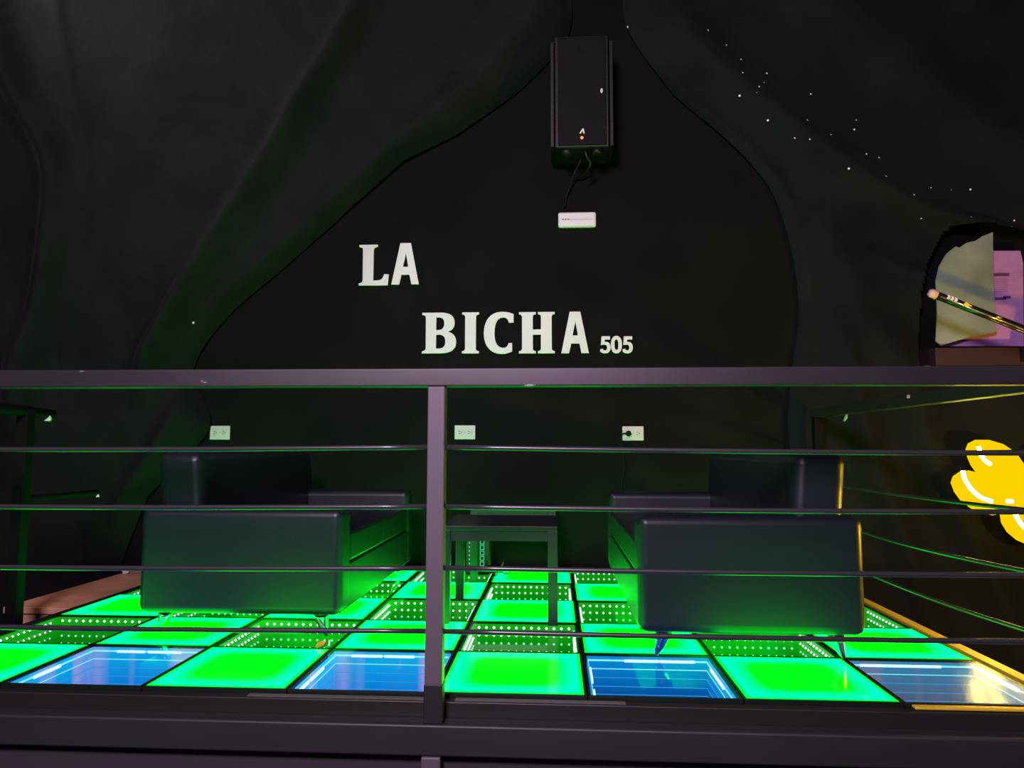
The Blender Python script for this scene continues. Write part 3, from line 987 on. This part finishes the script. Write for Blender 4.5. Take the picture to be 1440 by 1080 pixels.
pquad('sheet', [(1322, 487), (1318, 420), (1380, 353), (1434, 353), (1438, 370), (1439, 487)], AY, M['paper'], al)
bm_parts = [(1397, 1419, 384, 388.5), (1398, 1415, 418, 422), (1411, 1421, 416, 420)]
bm = bmesh.new()
for (u0, u1, v0, v1) in bm_parts:
    a_ = at(u0, v1, 'y', AY-.007); b_ = at(u1, v0, 'y', AY-.007)
    add_box(bm, a_.x, b_.x, AY-.0085, AY-.0065, a_.z, b_.z)
for k in range(9):
    v = 392+k*2.9 if k < 7 else 424+(k-7)*3
    a_ = at(1397, v+.5, 'y', AY-.007); b_ = at(1416+3*random.random(), v, 'y', AY-.007)
    add_box(bm, a_.x, b_.x, AY-.0085, AY-.0065, a_.z, b_.z)
P_(obj('printed_lines', bm, M['ink']), al)
o = pquad('board_sheet', [(1315, 480), (1317, 440), (1315, 395), (1320, 374), (1330, 357), (1343, 347), (1348, 349), (1358, 342), (1371, 339), (1380, 333), (1395, 327), (1396, 400), (1400, 467), (1360, 475), (1322, 486)], 2.44, M['sheet'], None, .01)
tag(o, 'torn pale green board leaning in the opening in front of the pink paper', 'board')
a_ = at(1312, 515, 'y', 2.40); b_ = at(1500, 488, 'y', 2.40)
o = boxobj('shelf', a_.x, b_.x, 2.36, WY-.01, a_.z, b_.z-.004, M['shelf'], r=.004); tag(o, 'dark red shelf ledge under the pink paper and green board', 'shelf')

# pole
q0 = at(1309, 412, 'y', 2.0); q1 = at(1500, 487, 'y', 2.0)
pl = thing('pole', 'black lacquered pole with copper edge and pink tip, slanting in front of the green board', 'pole', q0)
dv = (q1-q0); Lh = dv.length; un = dv.normalized(); nrm = Vector((un.z, 0, -un.x))
if nrm.z < 0: nrm = -nrm


def along(s_, n_=0, y_=0): return tuple(un*s_+nrm*n_+Vector((0, y_, 0)))


bm = bmesh.new(); add_tube(bm, [along(.03), along(Lh*.5), along(Lh)], .024, 18); obj('shaft', bm, M['pole'], pl, smooth=True)
bm = bmesh.new(); add_tube(bm, [along(.05, -.008, -.023), along(Lh, -.008, -.023)], .0035, 8); obj('copper_line', bm, M['copper'], pl, smooth=True)
bm = bmesh.new(); add_tube(bm, [along(-.012), along(.0), along(.035)], [.018, .026, .027], 18); obj('pink_tip', bm, M['pink_cap'], pl, smooth=True)


def decal(name, pts, mat):
    bm = bmesh.new()
    fr = [bm.verts.new(along(s_, n_, -.0275)) for s_, n_ in pts]; bk = [bm.verts.new(along(s_, n_, -.022)) for s_, n_ in pts]
    bm.faces.new(fr); n = len(fr)
    for i in range(n): bm.faces.new((fr[i], bk[i], bk[(i+1) % n], fr[(i+1) % n]))
    obj(name, bm, mat, pl)


for k in range(3): decal('white_mark', [(.085+k*.022, -.004), (.100+k*.022, -.006), (.106+k*.022, .006), (.098+k*.022, .018), (.083+k*.022, .018), (.090+k*.022, .007)], M['white_mark'])
decal('warning_triangle', [(.185, -.014), (.195, .018), (.240, .006)], M['yellow_tri'])
bm = bmesh.new(); add_tube(bm, [along(.39, .002, -.022), along(.42, .006, -.027)], .007, 10); obj('joint_screw', bm, M['copper'], pl)
bm = bmesh.new(); wp = at(1500, 487, 'y', 2.0)
o = boxobj('wall_bracket', wp.x-.05, wp.x+.05, 1.96, 2.36, wp.z-.05, wp.z+.03, M['knob'], pl, r=.005)
o.matrix_parent_inverse = Matrix.Translation(-q0)

# ------------------------------------------------------------------ yellow neon sign
NYY = 2.22
ol = [(1362, 624), (1372, 619), (1390, 619), (1410, 625), (1428, 637), (1437, 650), (1444, 660), (1452, 655), (1460, 640), (1476, 628), (1496, 626), (1510, 636), (1512, 652), (1500, 668), (1520, 664), (1538, 672), (1545, 688),
      (1538, 704), (1520, 716), (1502, 720), (1488, 722), (1487, 740), (1478, 758), (1462, 767), (1446, 766), (1430, 759), (1417, 748), (1409, 735), (1407, 722), (1395, 724), (1380, 721), (1365, 714), (1352, 704), (1343, 692),
      (1338, 679), (1341, 670), (1350, 664), (1362, 662), (1374, 665), (1366, 654), (1361, 642), (1359, 632)]
c0 = at(1442, 690, 'y', NYY)
ns = thing('neon_sign', 'glowing yellow petal-shaped neon sign beyond the right side railing', 'sign', tuple(c0))
pts = [at(u, v, 'y', NYY) for u, v in ol]
o = extrude_outline('acrylic_panel', [[(p.x-c0.x, p.z-c0.z) for p in pts]], .012, .002, M['acrylic'], ns)


def ntube(uvs):
    bm = bmesh.new(); P3 = [at(u, v, 'y', NYY-.022)-c0 for u, v in uvs]
    # resample
    out = []
    for i in range(len(P3)-1):
        for k in range(5):
            t_ = k/5; a_, b_ = P3[max(i-1, 0)], P3[i]; c_, d_ = P3[i+1], P3[min(i+2, len(P3)-1)]
            out.append(.5*((2*b_)+(-a_+c_)*t_+(2*a_-5*b_+4*c_-d_)*t_**2+(-a_+3*b_-3*c_+d_)*t_**3))
    out.append(P3[-1])
    add_tube(bm, out, .012, 10); obj('neon_tube', bm, M['tube'], ns, smooth=True)


ntube([(1376, 628), (1380, 640), (1386, 648), (1393, 653)])
ntube([(1354, 662), (1357, 674), (1366, 688), (1379, 699), (1395, 705)])
ntube([(1416, 705), (1424, 705)])
ntube([(1426, 718), (1432, 731), (1441, 742), (1456, 750)])
ntube([(1470, 640), (1484, 636), (1496, 642)])
ntube([(1512, 676), (1526, 684), (1524, 698), (1508, 706)])
for du, dv_ in ((1400, 690), (1490, 690)):
    bm = bmesh.new()
    p = at(du, dv_, 'y', NYY); add_tube(bm, [(p.x-c0.x, .008, p.z-c0.z), (p.x-c0.x, WY-NYY-.15, p.z-c0.z)], .008, 8)
    obj('standoff', bm, M['knob'], ns)


# ------------------------------------------------------------------ lights
def area(name, loc, target, size, energy, col, spread=None):
    l = bpy.data.lights.new(name, 'AREA'); l.size = size; l.energy = energy; l.color = col
    if spread: l.spread = spread
    o = bpy.data.objects.new(name, l); COL.objects.link(o); o.location = loc
    o.rotation_euler = (Vector(target)-Vector(loc)).to_track_quat('-Z', 'Y').to_euler()
    return o


def spot(name, loc, target, energy, col, ang, blend=1, rad=.1):
    l = bpy.data.lights.new(name, 'SPOT'); l.energy = energy; l.color = col; l.spot_size = ang; l.spot_blend = blend
    l.shadow_soft_size = rad
    o = bpy.data.objects.new(name, l); COL.objects.link(o); o.location = loc
    o.rotation_euler = (Vector(target)-Vector(loc)).to_track_quat('-Z', 'Y').to_euler()
    return o


area('house_light', (-.9, -3.6, 2.9), (-.3, 2.6, 1.9), .8, 260, (1, .78, .98))
spot('purple_spot', (-.1, -3.0, 1.6), (.0, 0, .80), 50, (.85, .34, .92), math.radians(42))
spot('left_wash', (-4.3, .7, 4.4), (-1.6, 2.4, 3.1), 190, (.9, 1, .85), math.radians(75), rad=.2)
spot('bench_fill', (-3.4, 0, 2.6), (-2.75, 1.5, 0), 65, (1, .55, .38), math.radians(30), rad=.05)  # unseen warm spot added to brighten the bench board
wd = bpy.data.worlds.new('world'); SC.world = wd; wd.use_nodes = True
wd.node_tree.nodes['Background'].inputs[0].default_value = (.5, .5, .6, 1)
wd.node_tree.nodes['Background'].inputs[1].default_value = .01

l = bpy.data.lights.new('magenta_fill', 'POINT'); l.energy = 9; l.color = (1, .2, .45); l.shadow_soft_size = .15  # unseen point light added to tint the upper-left fabric
o = bpy.data.objects.new('magenta_fill', l); COL.objects.link(o); o.location = (-4.4, .4, 2.9)
l = bpy.data.lights.new('yellow_lamp', 'POINT'); l.energy = 110; l.color = (1, .60, .02); l.shadow_soft_size = .06
o = bpy.data.objects.new('yellow_lamp', l); COL.objects.link(o); o.location = (2.6, .50, .42)
